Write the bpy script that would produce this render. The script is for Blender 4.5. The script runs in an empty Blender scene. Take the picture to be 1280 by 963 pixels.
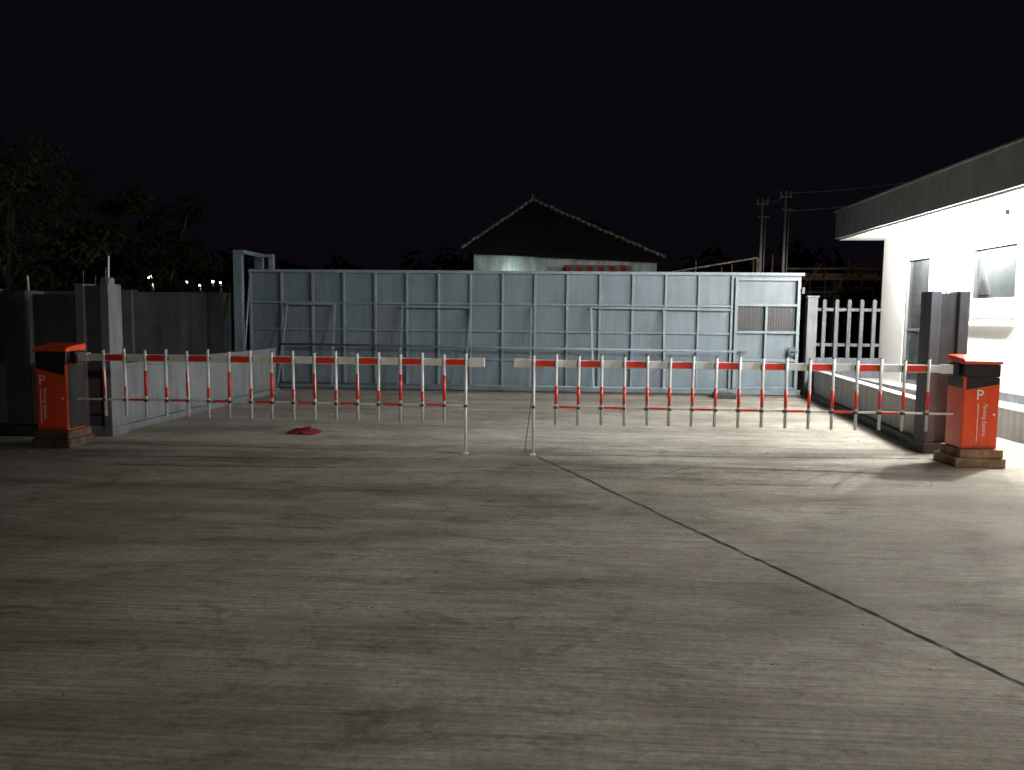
import bpy, bmesh, math, random
from mathutils import Vector, Matrix, Euler
from mathutils import noise as mn
random.seed(7)
S = bpy.context.scene
COL = S.collection

# ------------------------------------------------------------------ materials
def nd(nt, t, **kw):
    n = nt.nodes.new(t)
    for k, v in kw.items():
        setattr(n, k, v)
    return n

def mat(name, c, rough=0.6, var=0.12, scale=6.0, metal=0.0, bump=0.0, bscale=60.0, dirt=0.0,
        streak=0.0, emit=0.0, spec=0.5):
    m = bpy.data.materials.new(name); m.use_nodes = True
    nt = m.node_tree; L = nt.links
    b = nt.nodes["Principled BSDF"]
    b.inputs["Roughness"].default_value = rough
    b.inputs["Metallic"].default_value = metal
    b.inputs["Specular IOR Level"].default_value = spec
    tc = nd(nt, "ShaderNodeTexCoord")
    no = nd(nt, "ShaderNodeTexNoise"); no.inputs["Scale"].default_value = scale
    no.inputs["Detail"].default_value = 4; no.inputs["Roughness"].default_value = 0.6
    L.new(tc.outputs["Object"], no.inputs["Vector"])
    r = nd(nt, "ShaderNodeValToRGB")
    lo = [max(0, x * (1 - var)) for x in c]; hi = [min(1, x * (1 + var)) for x in c]
    r.color_ramp.elements[0].position = 0.3; r.color_ramp.elements[0].color = (*lo, 1)
    r.color_ramp.elements[1].position = 0.7; r.color_ramp.elements[1].color = (*hi, 1)
    L.new(no.outputs["Fac"], r.inputs["Fac"])
    out = r.outputs["Color"]
    if streak > 0:
        mp = nd(nt, "ShaderNodeMapping"); mp.inputs["Scale"].default_value = (5, 5, 0.5)
        L.new(tc.outputs["Object"], mp.inputs["Vector"])
        n2 = nd(nt, "ShaderNodeTexNoise"); n2.inputs["Scale"].default_value = 2.2; n2.inputs["Detail"].default_value = 5
        L.new(mp.outputs["Vector"], n2.inputs["Vector"])
        r2 = nd(nt, "ShaderNodeValToRGB")
        r2.color_ramp.elements[0].position = 0.42; r2.color_ramp.elements[0].color = (1, 1, 1, 1)
        r2.color_ramp.elements[1].position = 0.72; v = 1 - streak
        r2.color_ramp.elements[1].color = (v, v * 0.97, v * 0.92, 1)
        L.new(n2.outputs["Fac"], r2.inputs["Fac"])
        mx = nd(nt, "ShaderNodeMixRGB", blend_type='MULTIPLY'); mx.inputs["Fac"].default_value = 1
        L.new(out, mx.inputs[1]); L.new(r2.outputs["Color"], mx.inputs[2]); out = mx.outputs["Color"]
    if dirt > 0:
        sx = nd(nt, "ShaderNodeSeparateXYZ"); L.new(tc.outputs["Object"], sx.inputs[0])
        mr = nd(nt, "ShaderNodeMapRange"); mr.inputs["From Min"].default_value = 0.0
        mr.inputs["From Max"].default_value = 0.45; mr.inputs["To Min"].default_value = 1 - dirt
        mr.inputs["To Max"].default_value = 1
        ad = nd(nt, "ShaderNodeMath", operation='MULTIPLY_ADD')
        L.new(no.outputs["Fac"], ad.inputs[0]); ad.inputs[1].default_value = 0.35
        L.new(sx.outputs["Z"], ad.inputs[2]); L.new(ad.outputs[0], mr.inputs["Value"])
        cb = nd(nt, "ShaderNodeCombineXYZ")
        for i in range(3): L.new(mr.outputs[0], cb.inputs[i])
        mx = nd(nt, "ShaderNodeMixRGB", blend_type='MULTIPLY'); mx.inputs["Fac"].default_value = 1
        L.new(out, mx.inputs[1]); L.new(cb.outputs[0], mx.inputs[2]); out = mx.outputs["Color"]
    L.new(out, b.inputs["Base Color"])
    if bump > 0:
        n3 = nd(nt, "ShaderNodeTexNoise"); n3.inputs["Scale"].default_value = bscale; n3.inputs["Detail"].default_value = 3
        L.new(tc.outputs["Object"], n3.inputs["Vector"])
        bp = nd(nt, "ShaderNodeBump"); bp.inputs["Strength"].default_value = bump; bp.inputs["Distance"].default_value = 0.02
        L.new(n3.outputs["Fac"], bp.inputs["Height"]); L.new(bp.outputs[0], b.inputs["Normal"])
    if emit > 0:
        b.inputs["Emission Color"].default_value = (*c, 1); b.inputs["Emission Strength"].default_value = emit
    return m

def concrete():
    m = bpy.data.materials.new("broomed_concrete"); m.use_nodes = True
    nt = m.node_tree; L = nt.links; b = nt.nodes["Principled BSDF"]
    b.inputs["Roughness"].default_value = 0.8; b.inputs["Specular IOR Level"].default_value = 0.3
    tc = nd(nt, "ShaderNodeTexCoord")
    def noise(sc, scale, det=6, rough=0.6, dist=0.0, rot=0.0):
        mp = nd(nt, "ShaderNodeMapping"); mp.inputs["Scale"].default_value = sc
        mp.inputs["Rotation"].default_value = (0, 0, rot)
        L.new(tc.outputs["Object"], mp.inputs["Vector"])
        n = nd(nt, "ShaderNodeTexNoise"); n.inputs["Scale"].default_value = scale
        n.inputs["Detail"].default_value = det; n.inputs["Roughness"].default_value = rough
        n.inputs["Distortion"].default_value = dist
        L.new(mp.outputs[0], n.inputs["Vector"]); return n.outputs["Fac"]
    def ramp(f, p0, c0, p1, c1):
        r = nd(nt, "ShaderNodeValToRGB"); e = r.color_ramp.elements
        e[0].position = p0; e[0].color = (*c0, 1); e[1].position = p1; e[1].color = (*c1, 1)
        L.new(f, r.inputs["Fac"]); return r.outputs["Color"]
    def mul(a, c, f=1.0):
        x = nd(nt, "ShaderNodeMixRGB", blend_type='MULTIPLY'); x.inputs["Fac"].default_value = f
        L.new(a, x.inputs[1]); L.new(c, x.inputs[2]); return x.outputs["Color"]
    base = ramp(noise((1, 1, 1), 0.7, 7, 0.68, .4), 0.3, (0.26, 0.24, 0.205), 0.7, (0.44, 0.425, 0.385))
    bands = ramp(noise((0.30, 1.4, 1), 1.0, 6, 0.7, 0.9, 0.05), 0.36, (0.64, 0.62, 0.58), 0.62, (1.1, 1.1, 1.1))
    c = mul(base, bands)
    st = ramp(noise((0.9, 1.6, 1), 2.3, 7, 0.74, 0.8), 0.53, (1, 1, 1), 0.70, (0.46, 0.43, 0.38))
    c = mul(c, st)
    st2 = ramp(noise((1, 2.0, 1), 6.5, 7, 0.78, 0.5, .3), 0.56, (1, 1, 1), 0.67, (0.6, 0.57, 0.53))
    c = mul(c, st2)
    lt = ramp(noise((.8, 1.4, 1), 3.1, 6, 0.75, 0.7, .8), 0.55, (1, 1, 1), 0.75, (1.35, 1.35, 1.32))
    c = mul(c, lt)
    sp = ramp(noise((1, 1, 1), 26, 5, 0.8), 0.33, (0.74, 0.74, 0.73), 0.67, (1.2, 1.2, 1.2))
    c = mul(c, sp)
    nb = noise((1.6, 48, 1), 1.0, 3, 0.6, 0.0, 0.02)
    br = ramp(nb, 0.35, (0.72, 0.72, 0.71), 0.65, (1.14, 1.14, 1.14))
    c = mul(c, br, 0.95)
    L.new(c, b.inputs["Base Color"])
    fine = noise((1, 1, 1), 140, 3, 0.7)
    ad = nd(nt, "ShaderNodeMath", operation='MULTIPLY_ADD'); L.new(fine, ad.inputs[0]); ad.inputs[1].default_value = 0.5
    L.new(nb, ad.inputs[2])
    bp = nd(nt, "ShaderNodeBump"); bp.inputs["Strength"].default_value = 0.6; bp.inputs["Distance"].default_value = 0.008
    L.new(ad.outputs[0], bp.inputs["Height"]); L.new(bp.outputs[0], b.inputs["Normal"])
    return m

M = dict(
 concrete=concrete(),
 earth=mat("dark_earth", (0.035, 0.03, 0.022), 0.95, 0.5, 3, bump=0.6, bscale=12, spec=.1),
 wallgrey=mat("wall_grey_paint", (0.165, 0.178, 0.19), 0.85, 0.14, 3, dirt=0.4, streak=0.35, bump=0.15, bscale=90),
 walldark=mat("wall_dark_paint", (0.085, 0.094, 0.102), 0.85, 0.18, 3, streak=0.35, bump=0.15, bscale=90),
 postshaded=mat("post_shaded_paint", (0.115, 0.13, 0.148), 0.85, 0.15, 4, streak=0.3, dirt=.3, bump=0.15, bscale=90),  # right post: shade on its front face put into the colour
 walllight=mat("wall_light_paint", (0.42, 0.43, 0.43), 0.8, 0.1, 3, dirt=0.4, streak=0.3, bump=0.12, bscale=90),
 fence=mat("fence_paint", (0.095, 0.107, 0.125), 0.8, 0.15, 5, streak=0.3, bump=0.1, bscale=90),
 white=mat("white_render", (0.84, 0.84, 0.83), 0.8, 0.02, 3, bump=0.05, bscale=80),
 fascia=mat("fascia_grey", (0.24, 0.255, 0.265), 0.7, 0.15, 2, streak=0.25),
 gate=mat("gate_sheet", (0.110, 0.147, 0.175), 0.5, 0.10, 2.5, bump=0.10, bscale=3.0, dirt=0.35, streak=0.2),
 gatef=mat("gate_frame", (0.145, 0.188, 0.218), 0.45, 0.12, 4, dirt=0.3, streak=0.2),
 mesh=mat("mesh_wire", (0.05, 0.055, 0.058), 0.5),
 black=mat("black_plastic", (0.018, 0.018, 0.02), 0.4, 0.2),
 dark=mat("joint_dark", (0.045, 0.042, 0.038), 0.95, 0.4, 10, spec=.1),
 tyre=mat("tyre_rubber_mark", (0.10, 0.09, 0.08), 0.95, 0.35, 10, spec=.1),
 orange=mat("orange_paint", (0.80, 0.085, 0.025), 0.35, 0.08, 5, streak=.15),
 alu=mat("aluminium_white", (0.70, 0.72, 0.71), 0.35, 0.1, 8, streak=.12),
 red=mat("red_reflective", (0.75, 0.04, 0.02), 0.35, 0.08, 20),
 wtext=mat("white_print", (0.8, 0.8, 0.8), 0.5, 0.02),
 wood=mat("wood_plinth", (0.24, 0.155, 0.09), 0.85, 0.5, 9, bump=0.4, bscale=40, streak=.3),
 woodshaded=mat("wood_plinth_shaded", (0.10, 0.06, 0.038), 0.85, 0.5, 9, bump=0.4, bscale=40, streak=.3),  # shaded copy of wood: the left plinth's dimness is in the colour
 cloth=mat("red_cloth", (0.20, 0.01, 0.02), 0.9, 0.3, 20),
 glass=mat("window_glass", (0.05, 0.056, 0.06), 0.15, 0.3, 1.5, spec=0.6),
 frame=mat("alu_frame", (0.16, 0.165, 0.17), 0.4, 0.03),
 tile=mat("roof_tile", (0.010, 0.008, 0.008), 0.95, 0.3, 5, bump=0.5, bscale=10, spec=.05),
 ridge=mat("ridge_tile", (0.13, 0.12, 0.105), 0.9, 0.5, 5, spec=.1),
 teal=mat("house_wall", (0.38, 0.46, 0.45), 0.8, 0.25, 2, streak=0.5),
 scaf=mat("bamboo", (0.24, 0.165, 0.10), 0.9, 0.4, 5, spec=.1),
 steel=mat("rusty_steel", (0.16, 0.13, 0.11), 0.7, 0.3, 12),
 mast=mat("galvanised_mast", (0.32, 0.32, 0.32), 0.7, 0.3, 12),
 bark=mat("bark", (0.05, 0.04, 0.03), 0.9, 0.3, 9, bump=0.5, bscale=20, spec=.1),
 leaf=mat("leaf", (0.036, 0.042, 0.014), 0.9, 0.6, 0.9, spec=.05),
 leafd=mat("leaf_dark", (0.018, 0.021, 0.010), 0.9, 0.6, 0.5, spec=.05),
 bulb=mat("lamp_glow", (1.0, 0.98, 0.92), 0.5, 0.0, emit=25),
 bulbw=mat("lamp_glow_warm", (1.0, 0.95, 0.85), 0.5, 0.0, emit=14),
)

# ------------------------------------------------------------------ builders
class MB:
    def __init__(s): s.bm = bmesh.new()
    def box(s, x0, x1, y0, y1, z0, z1, mtx=None):
        vs = [s.bm.verts.new((x, y, z)) for x in (x0, x1) for y in (y0, y1) for z in (z0, z1)]
        if mtx: 
            for v in vs: v.co = mtx @ v.co
        for f in ((0,1,3,2),(4,6,7,5),(0,4,5,1),(2,3,7,6),(0,2,6,4),(1,5,7,3)):
            s.bm.faces.new([vs[i] for i in f])
        return s
    def bar(s, p, q, w, h=None):
        p = Vector(p); q = Vector(q); h = h or w; d = q - p; l = d.length
        R = d.to_track_quat('X', 'Z').to_matrix().to_4x4()
        return s.box(0, l, -w/2, w/2, -h/2, h/2, Matrix.Translation(p) @ R)
    def cyl(s, p, q, r, r2=None, n=12):
        p = Vector(p); q = Vector(q); r2 = r if r2 is None else r2
        R = (q - p).to_track_quat('Z', 'Y').to_matrix()
        A = []; B = []
        for i in range(n):
            a = 2*math.pi*i/n; o = Vector((math.cos(a), math.sin(a), 0))
            A.append(s.bm.verts.new(p + R @ (o*r))); B.append(s.bm.verts.new(q + R @ (o*r2)))
        for i in range(n):
            f = s.bm.faces.new((A[i], A[(i+1)%n], B[(i+1)%n], B[i])); f.smooth = True
        s.bm.faces.new(A[::-1]); s.bm.faces.new(B); return s
    def poly(s, pts):
        s.bm.faces.new([s.bm.verts.new(p) for p in pts]); return s
    def prism(s, pts, off):
        off = Vector(off); A = [s.bm.verts.new(p) for p in pts]; B = [s.bm.verts.new(Vector(p)+off) for p in pts]
        n = len(pts)
        s.bm.faces.new(A); s.bm.faces.new(B[::-1])
        for i in range(n): s.bm.faces.new((A[i], B[i], B[(i+1)%n], A[(i+1)%n]))
        return s
    def done(s, name, m, parent=None, bevel=0.0, origin=None):
        bmesh.ops.recalc_face_normals(s.bm, faces=s.bm.faces)
        me = bpy.data.meshes.new(name); s.bm.to_mesh(me); s.bm.free()
        o = bpy.data.objects.new(name, me); COL.objects.link(o)
        me.materials.append(M[m] if isinstance(m, str) else m)
        if bevel > 0:
            b = o.modifiers.new("bevel", 'BEVEL'); b.width = bevel; b.segments = 2
            b.limit_method = 'ANGLE'; b.harden_normals = False
        if parent: attach(o, parent)
        return o

def attach(o, parent):
    o.parent = parent
    o.matrix_parent_inverse = Matrix.Translation(-parent.location)

def empty(name, loc=(0, 0, 0)):
    e = bpy.data.objects.new(name, None); e.location = loc; e.empty_display_size = 0.3
    COL.objects.link(e); return e

def lamp(name, kind, loc, power, color=(1, 1, 1), size=0.1, target=None, spot=60, blend=0.5, parent=None):
    l = bpy.data.lights.new(name, kind); l.energy = power; l.color = color
    if kind == 'AREA': l.size = size; l.shape = 'DISK'
    else: l.shadow_soft_size = size
    if kind == 'SPOT': l.spot_size = math.radians(spot); l.spot_blend = blend
    o = bpy.data.objects.new(name, l); COL.objects.link(o); o.location = loc
    if target is not None:
        o.rotation_euler = (Vector(target) - Vector(loc)).to_track_quat('-Z', 'Y').to_euler()
    if parent: attach(o, parent)
    return o

# ------------------------------------------------------------------ ground
MB().poly([(-400, -200, 0), (400, -200, 0), (400, 600, 0), (-400, 600, 0)]).done("ground", "earth")
MB().poly([(-22, -14, .004), (22, -14, .004), (22, 8.95, .004), (-22, 8.95, .004)]).done("concrete_road", "concrete")
MB().poly([(-5.5, 8.95, .004), (6.5, 8.95, .004), (6.5, 15.6, .004), (-6.9, 15.6, .004), (-6.9, 14, .004), (-5.5, 14, .004)]).done("concrete_driveway", "concrete")

def strip(pts, w, z, jit=0.01, seg=0.12):
    mb = MB(); P = []
    for a, b in zip(pts, pts[1:]):
        a = Vector((*a, 0)); b = Vector((*b, 0)); n = max(1, int((b-a).length/seg))
        for i in range(n): P.append(a.lerp(b, i/n))
    P.append(Vector((*pts[-1], 0)))
    prev = None; off = 0
    for i, p in enumerate(P):
        d = (P[min(i+1, len(P)-1)] - P[max(i-1, 0)]).normalized(); nrm = Vector((-d.y, d.x, 0))
        off = off*0.8 + random.uniform(-jit, jit)
        ww = w*random.uniform(0.4, 1.35)
        if i in (0, len(P)-1): ww *= 0.3
        l = mb.bm.verts.new(p + nrm*(off+ww/2) + Vector((0, 0, z))); r = mb.bm.verts.new(p + nrm*(off-ww/2) + Vector((0, 0, z)))
        if prev: mb.bm.faces.new((prev[0], prev[1], r, l))
        prev = (l, r)
    return mb
strip([(-0.24, 8.2), (1.10, 5.08), (1.92, 3.17), (3.6, -0.8)], 0.017, .008, 0.006, .04).done("pavement_joint", "dark")
strip([(-14, 8.62), (-5.6, 8.45), (-0.24, 8.2), (4.2, 8.55)], 0.018, .008, 0.012, .08).done("pavement_joint", "dark")
tm = MB()
random.seed(3)
marks = [((.38, 2.84), (.64, 2.86), .005), ((-.9, 4.3), (-.55, 4.34), .006), ((.15, 4.25), (.7, 4.2), .005),
         ((-5, 7.6), (-1.2, 7.85), .018), ((-4.4, 7.2), (-2.1, 7.3), .02), ((-1.0, 7.5), (1.4, 7.35), .016),
         ((.6, 7.8), (3.3, 7.6), .018), ((1.2, 6.9), (2.6, 7.0), .012), ((-3.2, 6.3), (-1.3, 6.35), .015),
         ((-.6, 5.9), (.4, 5.95), .014), ((-1.5, 8.7), (2.6, 9.1), .02), ((1.6, 9.3), (3.4, 8.9), .012),
         ((-2.6, 5.2), (-1.6, 5.15), .008), ((1.0, 7.3), (1.5, 7.9), .01), ((-1.3, 3.5), (-.9, 3.52), .004), ((1.0, 3.4), (1.3, 3.36), .004)]
for a, b, w in marks:
    s = strip([a, ((a[0]+b[0])/2+random.uniform(-.05, .05), (a[1]+b[1])/2+random.uniform(-.06, .06)), b], w, .009, .008, .06)
    me = bpy.data.meshes.new("t"); s.bm.to_mesh(me); tm.bm.from_mesh(me); s.bm.free()
tm.done("tyre_marks", "tyre")
# scattered fine grit
bm = bmesh.new()
for i in range(260):
    x = random.uniform(-6, 5); y = random.uniform(2.2, 15)
    if y > 8.8 and not (-5.3 < x < 4.2): continue
    s = random.uniform(.002, .005) * (1 if y < 7 else 1.8)
    bmesh.ops.create_icosphere(bm, subdivisions=1, radius=s, matrix=Matrix.Translation((x, y, .004+s*.3)) @ Matrix.Diagonal((random.uniform(.6, 1.6), random.uniform(.6, 1.4), .6, 1)))
me = bpy.data.meshes.new("grit"); bm.to_mesh(me); bm.free(); me.materials.append(M["tyre"])
o = bpy.data.objects.new("grit", me); COL.objects.link(o)

# ------------------------------------------------------------------ side walls + posts
def seg_wall(mb, a, b, t, z0, z1):
    a = Vector((*a, 0)); b = Vector((*b, 0)); d = b - a
    R = d.to_track_quat('X', 'Z').to_matrix().to_4x4()
    mb.box(0, d.length, -t/2, t/2, z0, z1, Matrix.Translation(a) @ R)
e = empty("low_wall", (-5.56, 12, 0))
w = MB(); seg_wall(w, (-5.56, 9.2), (-5.56, 14.6), .12, 0, .80); w.done("wall_body", "wallgrey", e, .008)
w = MB(); seg_wall(w, (-5.56, 9.2), (-5.56, 14.6), .16, .80, .86); w.done("coping", "wallgrey", e, .008)
w = MB(); seg_wall(w, (-5.48, 9.1), (-5.46, 14.6), .06, 0.0, .09); w.done("kerb_foot", "wallgrey", e, .008)
e = empty("low_wall", (4.6, 12, 0))
w = MB(); seg_wall(w, (4.36, 9.1), (4.98, 15.2), .12, 0, .50); w.done("wall_body", "walllight", e, .008)
w = MB(); seg_wall(w, (4.36, 9.1), (4.98, 15.2), .17, .50, .55); w.done("coping", "walllight", e, .008)
w = MB(); seg_wall(w, (4.26, 9.1), (4.88, 15.1), .08, 0.0, .10); w.done("kerb_foot", "wallgrey", e, .008)

def hpost(x0, x1, y0, y1, h, m, webshade):
    e = empty("wall_post", ((x0+x1)/2, (y0+y1)/2, 0))
    f = .11
    MB().box(x0, x0+f, y0, y1, 0, h).done("flange_1", m, e, .008)
    MB().box(x1-f, x1, y0, y1, 0, h).done("flange_2", m, e, .008)
    MB().box(x0+f, x1-f, y0+.06, y1-.06, 0, h-.02).done("web", webshade, e, .004)  # recess shade put into the web's darker colour
    MB().box(x0-.02, x1+.02, y0-.03, y1+.03, 0, .12).done("foot", m, e, .01)
    r = MB()
    for dx, hh in ((.05, .16), (.2, .1), (.33, .2)):
        r.cyl((x0+dx, y0+.1, h-.05), (x0+dx+.01, y0+.1, h+hh), .006, n=6)
    r.done("rebar", "steel", e)
    return e
hpost(-5.80, -5.38, 8.9, 9.18, 1.84, "wallgrey", "walldark")
hpost(4.14, 4.56, 8.9, 9.16, 1.83, "postshaded", "walldark")

e = empty("perimeter_wall", (-10, 9.3, 0))
MB().box(-16, -5.81, 9.25, 9.37, .86, 1.72).done("upper_wall", "walldark", e, .005)
MB().box(-16, -5.81, 9.18, 9.42, .0, .858).done("lower_wall", "wallgrey", e, .01)
p = MB()
for x in (-6.72, -9.6, -12.6): p.box(x-.15, x+.15, 9.12, 9.48, 0, 1.76)
p.done("pilasters", "walldark", e, .01)
p = MB(); p.cyl((-5.62, 9.3, 1.7), (-5.6, 9.3, 2.2), .012); p.cyl((-6.65, 9.3, 1.7), (-6.66, 9.3, 1.95), .012); p.done("pipe_stub", "alu", e)
MB().box(-5.68, -5.56, 9.22, 9.36, 1.78, 1.93).done("pipe_block", "wallgrey", e, .02)
e = empty("perimeter_wall", (-13, 15.4, 0))
MB().box(-26, -6.75, 15.4, 15.52, .0, 1.94).done("wall_panel", "walldark", e, .005)
p = MB()
for i in range(7): x = -8.9-2.9*i; p.box(x-.13, x+.13, 15.32, 15.6, 0, 1.98)
p.done("pilasters", "walldark", e, .01)
MB().box(-16, -5.95, 8.75, 9.17, 0.0, .10).done("soil_bed", "earth", None, .03)

# ------------------------------------------------------------------ sliding gate
GY = 15.1; gx0, gx1 = -6.18, 4.62; gt = 2.40
g = empty("sliding_gate", (-.8, GY, 0))
dx0 = 3.30
MB().box(gx0, dx0-.03, GY+.03, GY+.036, .12, gt-.02).done("sheet", "gate", g)
MB().box(dx0+.02, gx1-.02, GY+.03, GY+.036, .12, 1.28).done("door_sheet", "gate", g)
MB().box(dx0+.02, gx1-.02, GY+.03, GY+.036, 1.78, gt-.02).done("door_sheet_upper", "gate", g)
f = MB()
nb = 15
f.box(gx0-.03, gx1+.03, GY-.03, GY+.028, gt-.06, gt)
f.box(gx0-.03, gx1+.03, GY-.04, GY+.06, .05, .15)
for i in range(nb+1):
    x = gx0 + (dx0-gx0)*i/nb
    f.box(x-.022, x+.022, GY-.022, GY+.027, .152, gt-.062)
for z in (.66, 1.22, 1.75):
    for i in range(nb):
        a = gx0+(dx0-gx0)*i/nb+.023; b = gx0+(dx0-gx0)*(i+1)/nb-.023
        f.box(a, b, GY-.018, GY+.027, z-.018, z+.018)
f.done("frame_bars", "gatef", g, .004)
f = MB()
f.box(dx0+.05, dx0+.11, GY-.05, GY+.025, .16, 2.3); f.box(gx1-.10, gx1-.04, GY-.05, GY+.025, .16, 2.3)
for z in (.18, .72, 1.26, 1.78, 2.27): f.box(dx0+.112, gx1-.102, GY-.045, GY+.022, z-.025, z+.025)
f.box(3.93, 3.98, GY-.045, GY+.022, 1.287, 1.753); f.box(3.93, 3.98, GY-.045, GY+.022, .75, 1.23)
f.done("door_frame", "gatef", g, .004)
f = MB()
x = dx0+.13
while x < gx1-.1: f.bar((x, GY, 1.29), (x, GY, 1.75), .008); x += .05
z = 1.30
while z < 1.75: f.bar((dx0+.112, GY+.006, z), (gx1-.102, GY+.006, z), .008); z += .05
f.done("door_mesh", "mesh", g)
MB().box(dx0+.1, gx1-.1, GY+.05, GY+.056, 1.27, 1.79).done("mesh_backing", "black", g)
f = MB(); f.box(gx1-.24, gx1-.12, GY-.09, GY-.05, .82, .98); f.cyl((gx1-.2, GY-.13, .9), (gx1-.05, GY-.13, .9), .012)
f.box(dx0+.13, dx0+.3, GY-.09, GY-.05, .86, .9); f.box(gx1-.03, gx1+.02, GY-.09, GY-.04, 2.0, 2.12)
f.done("lock", "mesh", g, .004)
f = MB()
for (xa, xb, zt) in ((-5.42, -5.5, 1.72), (-4.45, -4.42, 1.72), (-3.1, -3.1, 1.68), (-1.75, -1.82, 1.68), (-.55, -.55, 1.7), (.6, .66, 1.7), (2.0, 2.0, 1.68)):
    f.bar((xa, GY-.06, zt), (xb, GY-.42, .16), .035)
f.bar((-5.42, GY-.07, 1.72), (-4.45, GY-.07, 1.72), .035)
f.bar((-3.1, GY-.07, 1.68), (-1.75, GY-.07, 1.68), .035)
f.bar((.6, GY-.07, 1.7), (3.26, GY-.07, 1.68), .035)
f.cyl((-5.45, GY-.27, .93), (3.3, GY-.27, .89), .022)
f.cyl((-6.1, GY-.3, .17), (3.2, GY-.3, .17), .02)
f.cyl((-6.15, GY-.08, 2.3), (-6.2, GY-.35, .5), .02)
f.done("braces", "gatef", g)
f = MB(); f.box(-6.9, 5.1, GY-.12, GY+.14, .0, .03); f.box(-6.9, 5.1, GY-.01, GY+.02, .03, .055); f.done("track", "steel", g)
f = MB()
for x in (-5.6, -2.0, 1.0, 3.9): f.cyl((x, GY-.02, .08), (x, GY+.03, .08), .05, n=20)
f.done("wheels", "black", g)
MB().box(2.95, 3.35, GY-.45, GY-.15, 0, .10).done("drive_base", "black", g, .01)

e = empty("gate_guide_frame", (-6.35, 15.2, 0))
f = MB(); f.box(-6.42, -6.25, 14.85, 14.97, 0, 2.68); f.box(-6.36, -6.19, 15.75, 15.87, 0, 2.68)
f.box(-6.42, -6.2, 14.85, 15.87, 2.682, 2.76); f.box(-6.198, -5.82, 15.40, 15.5, 2.66, 2.72); f.box(-5.92, -5.82, 15.4, 15.5, 2.3, 2.658)
f.done("frame", "gatef", e, .006)
e = empty("gate_post", (4.82, 15.1, 0))
MB().box(4.74, 4.93, 15.12, 15.3, 0, 1.93).done("post", "wallgrey", e, .008)
MB().box(4.72, 4.95, 15.10, 15.32, 1.932, 1.97).done("cap", "wallgrey", e, .008)

# fence
e = empty("picket_fence", (6, 15.25, 0))
MB().box(4.96, 9.5, 15.2, 15.34, 0, .78).done("base_wall", "fence", e, .008)
f = MB(); x = 5.1
while x < 9.4:
    y = 15.24
    f.prism([(x-.035, y, .782), (x+.035, y, .782), (x+.035, y, 1.88), (x+.01, y, 1.91), (x-.01, y, 1.91), (x-.035, y, 1.88)], (0, .05, 0)); x += .235
f.done("pickets", "fence", e, .004)
MB().box(4.95, 9.5, 15.295, 15.33, 1.68, 1.74).box(4.95, 9.5, 15.295, 15.33, 1.0, 1.06).done("rails", "fence", e, .004)

# ------------------------------------------------------------------ guard house
b = empty("guard_house", (8, 11, 0))
XW = 6.2
MB().box(5.72, 13, 7.2, 15.18, 0, .40).done("platform", "walllight", b, .01)
f = MB()
def wy(y0, y1, z0, z1): f.box(XW, XW+.15, y0, y1, z0, z1)
wy(7.6, 10.95, .4, 3.06); wy(12.2, 13.45, .4, 3.06); wy(14.35, 15.35, .4, 3.06)
wy(10.95, 12.2, .4, 1.5); wy(10.95, 12.2, 2.62, 3.06); wy(13.45, 14.35, 2.62, 3.06)
f.box(XW+.15, 12.5, 15.2, 15.35, .4, 3.06); f.box(XW+.15, 12.5, 7.6, 7.75, .4, 3.06); f.box(12.35, 12.5, 7.75, 15.2, .4, 3.06)
f.done("walls", "white", b)
MB().box(5.42, 13.1, 6.9, 15.55, 3.062, 3.09).done("soffit", "white", b)
MB().box(5.36, 13.2, 6.84, 15.62, 3.092, 3.60).done("roof_fascia", "fascia", b, .01)
MB().box(5.32, 13.25, 6.8, 15.66, 3.602, 3.64).done("roof_cap", "fascia", b, .01)
def frame_y(name, y0, y1, z0, z1, mull, t=.05):
    q = MB(); xx0, xx1 = XW+.01, XW+.09
    q.box(xx0, xx1, y0, y0+t, z0, z1); q.box(xx0, xx1, y1-t, y1, z0, z1)
    q.box(xx0, xx1, y0+t, y1-t, z0, z0+t); q.box(xx0, xx1, y0+t, y1-t, z1-t, z1)
    for m_ in mull: q.box(xx0+.03, xx1, y0+t, y1-t, m_-t/2, m_+t/2)
    q.done(name+"_frame", "frame", b, .004)
    MB().box(XW+.055, XW+.065, y0+t, y1-t, z0+t, z1-t).done(name+"_glass", "glass", b)
frame_y("window", 10.95, 12.2, 1.5, 2.62, [])
frame_y("door", 13.45, 14.35, .4, 2.62, [1.35])
MB().box(XW+.03, XW+.05, 11.02, 12.13, 1.56, 1.84).done("window_sign", "white", b, .003)
MB().box(XW-.06, XW-.001, 10.9, 12.25, 1.44, 1.498).done("window_sill", "white", b, .006)
f = MB(); f.cyl((XW-.02, 13.6, 1.2), (XW-.02, 13.6, 1.65), .015); f.done("door_handle", "black", b)
f = MB(); f.prism([(XW+.03, 11.7, 1.9), (XW+.03, 12.0, 1.9), (XW+.03, 11.86, 2.18)], (.012, 0, 0)); f.done("window_triangle", "black", b)  # dark triangle in the window
MB().box(XW-.02, XW-.001, 7.6, 13.4, .402, .52).done("skirting", "wallgrey", b, .004)
for i, (y, pw) in enumerate(((9.3, 600), (11.6, 540), (13.6, 230))):
    MB().cyl((5.82, y, 3.0), (5.82, y, 3.06), .09, n=24).done("downlight_rim_%d" % (i+1), "frame", b)
    MB().cyl((5.82, y, 2.985), (5.82, y, 2.999), .075, n=24).done("downlight_%d" % (i+1), "bulb", b)
    lamp("downlight_light_%d" % (i+1), 'POINT', (5.76, y, 2.80), pw, (1, .96, .90), .07, parent=b)
f = MB(); f.box(5.15, 5.25, 6.95, 7.35, 3.75, 4.05); f.bar((5.3, 7.1, 3.66), (5.25, 7.1, 3.8), .04); f.done("floodlight_housing", "black", b, .01)
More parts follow.
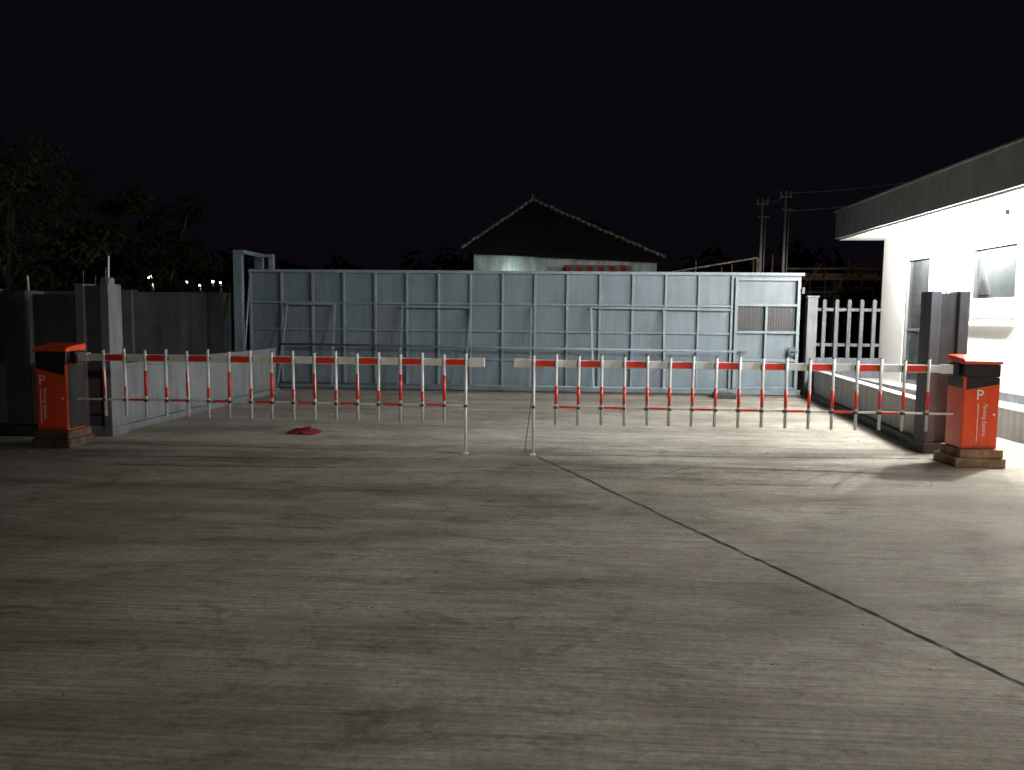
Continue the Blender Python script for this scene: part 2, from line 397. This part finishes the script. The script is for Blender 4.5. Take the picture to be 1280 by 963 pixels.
lamp("floodlight_light", 'SPOT', (5.05, 7.15, 3.9), 1350, (.90, .96, 1.0), .12, target=(-2.2, 14.5, .3), spot=90, blend=.9, parent=b)
c = empty("security_camera", (5.75, 10.3, 3))
MB().cyl((5.75, 10.3, 2.96), (5.75, 10.3, 3.06), .03).done("bracket", "frame", c)
f = MB(); f.bar((5.85, 10.35, 2.93), (5.62, 10.2, 2.88), .075); f.done("body", "frame", c, .01)
MB().cyl((5.62, 10.2, 2.88), (5.60, 10.187, 2.876), .03).done("lens", "black", c)

# ------------------------------------------------------------------ barrier
def barrier(cx, cy, side, posts, tip):
    e = empty("boom_barrier", (cx, cy, 0))
    w, d = .36, .34; x0, x1 = cx-w/2, cx+w/2; y0, y1 = cy-d/2, cy+d/2
    s = side
    pm = "woodshaded" if s > 0 else "wood"; k = 0 if s > 0 else 1
    MB().box(x0-.03-.04*k, x1+.04+.03*k, y0-.06, y1+.08, 0.004, .10).done("plinth_lower", pm, e, .012)
    MB().box(x0-.02, x1+.02+.03*k, y0-.04, y1+.05, .102, .19).done("plinth_upper", pm, e, .012)
    MB().box(x0, x1, y0, y1, .192, .93).done("cabinet_body", "orange", e, .018)
    bb = MB()
    bb.prism([(x0+.004, y0+.004, .932), (x1-.004, y0+.004, .932), (x1-.004, y0+.004, 1.06), (x0+.004, y0+.004, 1.06)], (0, d-.008, 0))
    bb.done("collar", "black", e, .008)
    l = MB()
    l.prism([(x0-.012, y0-.012, 1.062), (x0-.012, y1+.012, 1.062), (x0-.012, y1+.012, 1.15), (x0-.012, y0+.03, 1.115), (x0-.012, y0-.012, 1.09)], (w+.024, 0, 0))
    l.done("lid", "orange", e, .012)
    yy = y0-.004
    MB().prism([(x0+.02, yy, .93), (x1-.02, yy, .93), (x1-.02, yy, .86 if s < 0 else .80), (x0+.02, yy, .80 if s < 0 else .88)], (0, .003, 0)).done("front_band", "black", e)
    xs = x1+.003 if s > 0 else x0-.003
    MB().box(min(xs, xs-.002*s), max(xs, xs-.002*s), y0+.02, y1-.02, .21 if s > 0 else .82, .92).done("side_panel", "black", e)
    MB().box(x0+.03, x1-.03, yy+.002, yy+.0035, .215, .222).done("door_seam", "black", e)
    MB().cyl((x1-.05, yy-.004, .55), (x1-.05, yy+.003, .55), .012).done("door_lock", "alu", e)
    xh = x1 if s > 0 else x0
    MB().box(min(xh, xh+.05*s), max(xh, xh+.05*s), cy-.07, cy+.07, .93, 1.07).done("hub", "black", e, .01)
    MB().box(min(xh, xh+.16*s)+.003, max(xh, xh+.16*s), cy-.035, cy+.035, .952, 1.048).done("boom_clamp", "alu", e, .006)
    for body, size, loc, rot in (("P", .15, (cx-.06 if s<0 else cx-.14, yy-.002, .70), (math.pi/2, 0, 0)),
                                 ("Parking System", .055, (cx+.02 if s<0 else cx-.09, yy-.002, .66), (math.pi/2, math.pi/2, 0))):
        t = bpy.data.curves.new("label", 'FONT'); t.body = body; t.size = size; t.extrude = .001
        t.materials.append(M["wtext"])
        o = bpy.data.objects.new("label", t); COL.objects.link(o); o.location = loc; o.rotation_euler = rot
        attach(o, e)
    MB().box(cx-.035 if s<0 else cx-.125, cx-.028 if s<0 else cx-.118, yy-.002, yy+.001, .27, .66).done("label_line", "wtext", e)
    X = [posts[0] + (posts[1]-posts[0])*i/17 for i in range(18)]
    bs = xh+.06*s
    ya, yb = cy-.022, cy+.022
    MB().box(min(bs, tip), max(bs, tip), ya, yb, .960, 1.040).done("boom", "alu", e, .006)
    MB().box(min(tip, tip-.17*s), max(tip, tip-.17*s), ya-.006, yb+.006, .950, 1.050).done("boom_tip", "alu", e, .008)
    r = MB(); gr = MB(); pr = MB(); lr = MB(); cap = MB(); br = MB()
    for i in range(0, 18, 2):
        r.box(X[i]+.014, X[i+1]-.014, ya-.003, ya+.002, .968, 1.032)
        r.box(X[i]+.014, X[i+1]-.014, yb-.002, yb+.003, .968, 1.032)
    zr = .53
    lx0, lx1 = (xh, X[-1]) if s > 0 else (X[0], xh)
    lr.box(lx0+.001, lx1, cy-.010, cy+.010, zr-.010, zr+.010)
    yp = ya-.022
    for i, x in enumerate(X):
        j = random.uniform(-.008, .008)
        isend = (i == 17 if s > 0 else i == 0)
        zb = .02 if isend else .35 + random.uniform(-.006, .006)
        zt = (1.085 if i % 2 == 0 else 1.10) + random.uniform(-.004, .004)
        pr.cyl((x, yp, zt), (x+j, yp, zb), .0155, n=14)
        if not isend:
            if s > 0 and i % 2 == 0: gr.cyl((x, yp, .86), (x+j*.5, yp, .58), .0166, n=14)
            if s < 0: gr.cyl((x+j*.4, yp, .76), (x+j*.5, yp, .57), .0164, n=14)
            elif i % 2: gr.cyl((x+j*.4, yp, .68), (x+j*.5, yp, .57), .0164, n=14)
        if i % 2 and i < 17:
            gr.box(x+.03, X[i+1]-.03, cy-.0125, cy+.0125, zr-.0115, zr+.0115)
        cap.cyl((x, yp, zt), (x, yp, zt+.008), .018, n=12)
        br.box(x-.02, x+.02, yp+.008, ya-.0005, .975, 1.025)
        br.box(x-.018, x+.018, yp-.018, cy-.0105, zr-.014, zr+.014)
    lr.done("lower_rail", "alu", e)
    pr.done("hanging_rods", "alu", e); gr.done("rod_red_tape", "red", e); r.done("boom_red_bands", "red", e)
    cap.done("rod_caps", "mesh", e); br.done("rod_brackets", "mesh", e)
    ex = X[-1] if s > 0 else X[0]
    MB().box(ex-.03, ex+.03, yp-.03, yp+.03, .006, .022).done("rest_foot", "alu", e, .003)
    if s < 0:
        MB().cyl((ex+.02, cy-.03, .95), (ex-.09, cy-.06, .02), .004, n=8).done("slack_cable", "mesh", e)
    return e
barrier(-5.57, 8.25, 1, (-5.04, -1.0), -.80)
barrier(4.31, 8.25, -1, (-.27, 3.83), -.49)

# red cloth: crumpled heap
bm = bmesh.new(); bmesh.ops.create_grid(bm, x_segments=36, y_segments=24, size=1)
for v in bm.verts:
    x, y = v.co.x, v.co.y
    n = mn.noise(Vector((x*2.1, y*2.1, 3))); n2 = mn.noise(Vector((x*5, y*5, 9)))
    ed = max(0, 1-(x*x+y*y)*.75)
    v.co = Vector((x*.20+n*.07, y*.13+n2*.03, .012+ed*(.045+.05*abs(n2)+.03*n)))
me = bpy.data.meshes.new("red_cloth"); bm.to_mesh(me); bm.free()
for p in me.polygons: p.use_smooth = True
o = bpy.data.objects.new("red_cloth", me); o.location = (-3.2, 9.44, 0); me.materials.append(M["cloth"]); COL.objects.link(o)

# ------------------------------------------------------------------ background house
h = empty("tiled_roof_house", (0, 26, 0))
HX0, HX1, HY0, HY1, ze = -3.1, 3.2, 24, 30, 3.62
ap = Vector((-.95, 25.6, 5.35)); ap2 = Vector((-.55, 28, 5.35))
MB().box(HX0+.35, HX1-.2, HY0+.5, HY1-.5, 0, ze-.1).done("walls", "teal", h)
r = MB()
A, B, C, D = Vector((HX0, HY0, ze)), Vector((HX1, HY0, ze-.25)), Vector((HX1, HY1, ze-.25)), Vector((HX0, HY1, ze))
v = [r.bm.verts.new(q) for q in (A, B, C, D, ap, ap2)]
for fc in ((0, 1, 4), (1, 2, 5, 4), (2, 3, 5), (3, 0, 4, 5), (0, 3, 2, 1)): r.bm.faces.new([v[i] for i in fc])
r.done("roof", "tile", h)
def ridgeline(mb, p, q, sz=.055, step=.2):
    n = int((q-p).length/step)
    for i in range(n):
        a = p.lerp(q, i/n); c2 = p.lerp(q, (i+.93)/n); dz = random.uniform(-.02, .02)
        mb.cyl(a+Vector((0, 0, .03+dz)), c2+Vector((0, 0, dz)), sz*.8, sz*1.05, n=8)
r = MB(); ridgeline(r, ap, A); ridgeline(r, ap, B); ridgeline(r, ap, ap2); r.done("ridge_tiles", "ridge", h)
r = MB()
for k in range(1, 14):
    t = k/14; a = ap.lerp(A, t); c2 = ap.lerp(B, t)
    r.bar(a+Vector((.05, -.03, .015)), c2+Vector((-.05, -.03, .015)), .05, .02)
r.done("tile_courses", "tile", h)
MB().cyl(ap, ap+Vector((0, 0, .18)), .06, .02).done("finial", "ridge", h)
MB().bar((HX0, HY0, ze-.08), (HX1, HY0, ze-.33), .03, .14).done("eave_board", "tile", h)
r = MB(); rr = MB()
for i in range(12):
    x = .15+i*.17
    (r if i % 2 else rr).prism([(x, 24.45, 3.15), (x+.165, 24.45, 3.15), (x+.165, 23.6, 2.85), (x, 23.6, 2.85)], (0, 0, .02))
r.done("awning_stripe_light", "teal", h); rr.done("awning_stripe_red", "red", h)
r = MB(); r.box(-.35, .05, 24.4, 24.49, 1.0, 3.1); r.done("house_door", "fascia", h)
lamp("porch_light", 'POINT', (-1.6, 24.1, 2.9), 9, (.85, 1, .97), .05, parent=h)

MB().cyl((2.3, 18.5, 2.55), (4.6, 18.5, 2.95), .02).cyl((2.3, 18.5, 0), (2.3, 18.5, 2.55), .03).cyl((4.6, 18.5, 0), (4.6, 18.5, 2.95), .03).done("clothes_line_pole", "ridge")

for i, (x, y, hh) in enumerate(((5.55, 22, 4.85), (6.18, 22, 5.05))):
    e = empty("antenna_mast", (x, y, 0))
    q = MB(); q.cyl((x, y, 0), (x, y, hh), .05, .03)
    q.bar((x-.16, y, hh-.15), (x+.16, y, hh-.15), .04); q.bar((x-.12, y, hh-.5), (x+.2, y, hh-.5), .035)
    q.cyl((x-.14, y, hh-.15), (x-.14, y, hh), .025); q.cyl((x+.14, y, hh-.15), (x+.14, y, hh+.02), .025)
    q.cyl((x+.09, y+.02, 2), (x+.1, y, hh-.5), .012, n=6)
    q.done("mast", "mast", e)
def wire(mb, p, q, sag, r=.012):
    p = Vector(p); q = Vector(q); prev = p; n = 16
    for i in range(1, n+1):
        t = i/n; c2 = p.lerp(q, t)-Vector((0, 0, sag*4*t*(1-t)))
        mb.cyl(prev, c2, r, n=5); prev = c2
w = MB(); wire(w, (6.18, 22, 5.0), (14, 20, 6.3), .35); wire(w, (6.18, 22, 4.5), (14, 20, 5.9), .3); wire(w, (5.55, 22, 4.8), (6.18, 22, 4.95), .1)
w.done("overhead_wires", "mast")

e = empty("unfinished_building", (8.5, 24, 0))
q = MB()
for i in range(17):
    x = 4.2+i*.55+random.uniform(-.1, .1); q.cyl((x, 24+random.uniform(-.3, .3), 0), (x+random.uniform(-.12, .12), 24, random.uniform(2.9, 3.75)), .035, .025, n=7)
for z in (2.35, 2.75, 3.05): q.cyl((6.8, 23.8, z), (13, 23.8, z+.05), .035, n=7)
for i in range(6): q.cyl((7+i, 23.75, 2.2), (7.8+i, 23.75, 3.2), .025, n=6)
q.done("scaffold_poles", "scaf", e)
MB().box(6.9, 13, 24.3, 28, 2.72, 2.95).done("floor_slab", "scaf", e, .01)
q = MB()
for i in range(5): q.box(7+i*1.4, 7.25+i*1.4, 24.4, 24.65, 0, 2.718)
q.done("columns", "scaf", e, .01)

# ------------------------------------------------------------------ trees
def leaves(clumps, per, size, name, m, parent=None):
    V = []; F = []
    for (c, r) in clumps:
        for k in range(per):
            d = Vector((random.gauss(0, 1), random.gauss(0, 1), random.gauss(0, 1))).normalized()*r*(random.random()**.45)
            d.z *= .75; p = c + d
            R = Euler((random.uniform(-1.1, 1.1), random.uniform(-1.1, 1.1), random.uniform(0, 6.3))).to_matrix()
            s = size*random.uniform(.5, 1.3); i = len(V)
            for q in ((-s, 0, 0), (0, -s*.38, .1*s), (s, 0, 0), (0, s*.38, .1*s)): V.append(p + R @ Vector(q))
            F.append((i, i+1, i+2, i+3))
    me = bpy.data.meshes.new(name); me.from_pydata(V, [], F); me.materials.append(M[m])
    o = bpy.data.objects.new(name, me); COL.objects.link(o)
    if parent: attach(o, parent)
    return o
def tree(x, y, hgt, rad, m="leaf", n=34):
    e = empty("broadleaf_tree", (x, y, 0)); b_ = MB(); top = Vector((x+.2, y, hgt*.45))
    b_.cyl((x, y, 0), (x+.08, y, hgt*.25), .2, .15); b_.cyl((x+.08, y, hgt*.25), top, .15, .11)
    cl = []
    for i in range(n):
        a = random.uniform(0, 6.28); rr = rad*random.uniform(.2, 1); z = hgt*random.uniform(.42, .97)
        k = 1-abs((z/hgt-.66)/.5)**2*.7
        c = Vector((x+math.cos(a)*rr*k, y+math.sin(a)*rr*k, z)); cl.append((c, random.uniform(.3, .62)*rad/2.4))
        if i % 3 == 0:
            mid = top.lerp(c, .5)+Vector((0, 0, -.15)); st = Vector((x+.1, y, hgt*random.uniform(.28, .45)))
            b_.cyl(st, mid, .06, .04, 7); b_.cyl(mid, c, .04, .012, 7)
    b_.done("trunk_and_limbs", "bark", e); leaves(cl, 170, .10, "crown", m, e)
tree(-14.0, 18.5, 5.4, 2.7); tree(-11.0, 20.5, 4.6, 2.0, "leafd", 26); tree(-18.5, 21, 6.4, 3.0, "leafd")
cl = []
for i in range(300):
    x = random.uniform(-62, 62); y = random.uniform(44, 54)
    hh = 4.2 + 2.4*(.5+.5*math.sin(x*.21+1))+1.5*mn.noise(Vector((x*.25, 0, 0)))
    cl.append((Vector((x, y, random.uniform(.6, hh))), random.uniform(1.0, 2.0)))
leaves(cl, 50, .45, "distant_trees", "leafd")

for (x, y, z, r, p) in ((-20.6, 38, 3.3, .17, 60), (-19.3, 39, 3.15, .06, 0), (-18.6, 39, 3.0, .05, 0), (-17.9, 39, 3.2, .06, 0), (-17.5, 39, 3.15, .05, 0)):
    e = empty("tree_fill_lamp", (x, y, 0))
    MB().cyl((x, y, 0), (x, y, z-.1), .05, .04).done("pole", "steel", e)
    bpy.ops.mesh.primitive_uv_sphere_add(segments=16, ring_count=10, radius=r, location=(x, y-.1, z))
    o = bpy.context.object; o.name = "globe"; o.data.materials.append(M["bulbw"]); attach(o, e)
    if p: lamp("lamp_light", 'POINT', (x, y-.5, z), p, (1, .9, .7), .1, parent=e)

# street lamp behind the viewer (off frame) that lights the foreground
e = empty("tree_fill_lamp", (6.5, -8, 0))
MB().cyl((6.5, -8, 0), (6.5, -8, 6.3), .09, .06).cyl((6.5, -8, 6.3), (5.3, -7.3, 6.6), .04).done("pole", "steel", e)
MB().bar((5.4, -7.35, 6.58), (4.9, -7.0, 6.6), .22, .1).done("lamp_head", "steel", e, .02)
lamp("lamp_light", 'SPOT', (5.1, -7.15, 6.46), 4000, (1, .91, .76), .15, target=(3.0, 7.5, 0), spot=64, blend=1.0, parent=e)
# added lamp, out of view, that brightens the left tree
e = empty("tree_fill_lamp", (-19, 13, 0))
MB().cyl((-19, 13, 0), (-19, 13, 4.2), .06, .045).done("pole", "steel", e)
MB().bar((-19, 13, 4.2), (-18.5, 13.3, 4.25), .16, .08).done("lamp_head", "steel", e, .02)
lamp("lamp_light", 'POINT', (-18.5, 13.3, 4.1), 9, (1, .8, .45), .1, parent=e)

# ------------------------------------------------------------------ world, camera
W = bpy.data.worlds.new("World"); S.world = W; W.use_nodes = True
bg = W.node_tree.nodes["Background"]; bg.inputs["Color"].default_value = (.0030, .0023, .0038, 1); bg.inputs["Strength"].default_value = 1
cam = bpy.data.cameras.new("camera"); cam.lens = 27; cam.sensor_width = 36; cam.clip_end = 2000; cam.clip_start = .05
co = bpy.data.objects.new("camera", cam); COL.objects.link(co)
R = Matrix.Rotation(math.radians(3.5), 4, 'Z') @ Matrix.Rotation(math.radians(90-4.97), 4, 'X') @ Matrix.Rotation(math.radians(.6), 4, 'Z')
co.matrix_world = Matrix.Translation((0, 0, 1.48)) @ R
S.camera = co
S.view_settings.view_transform = 'Standard'; S.view_settings.look = 'None'; S.view_settings.exposure = 0
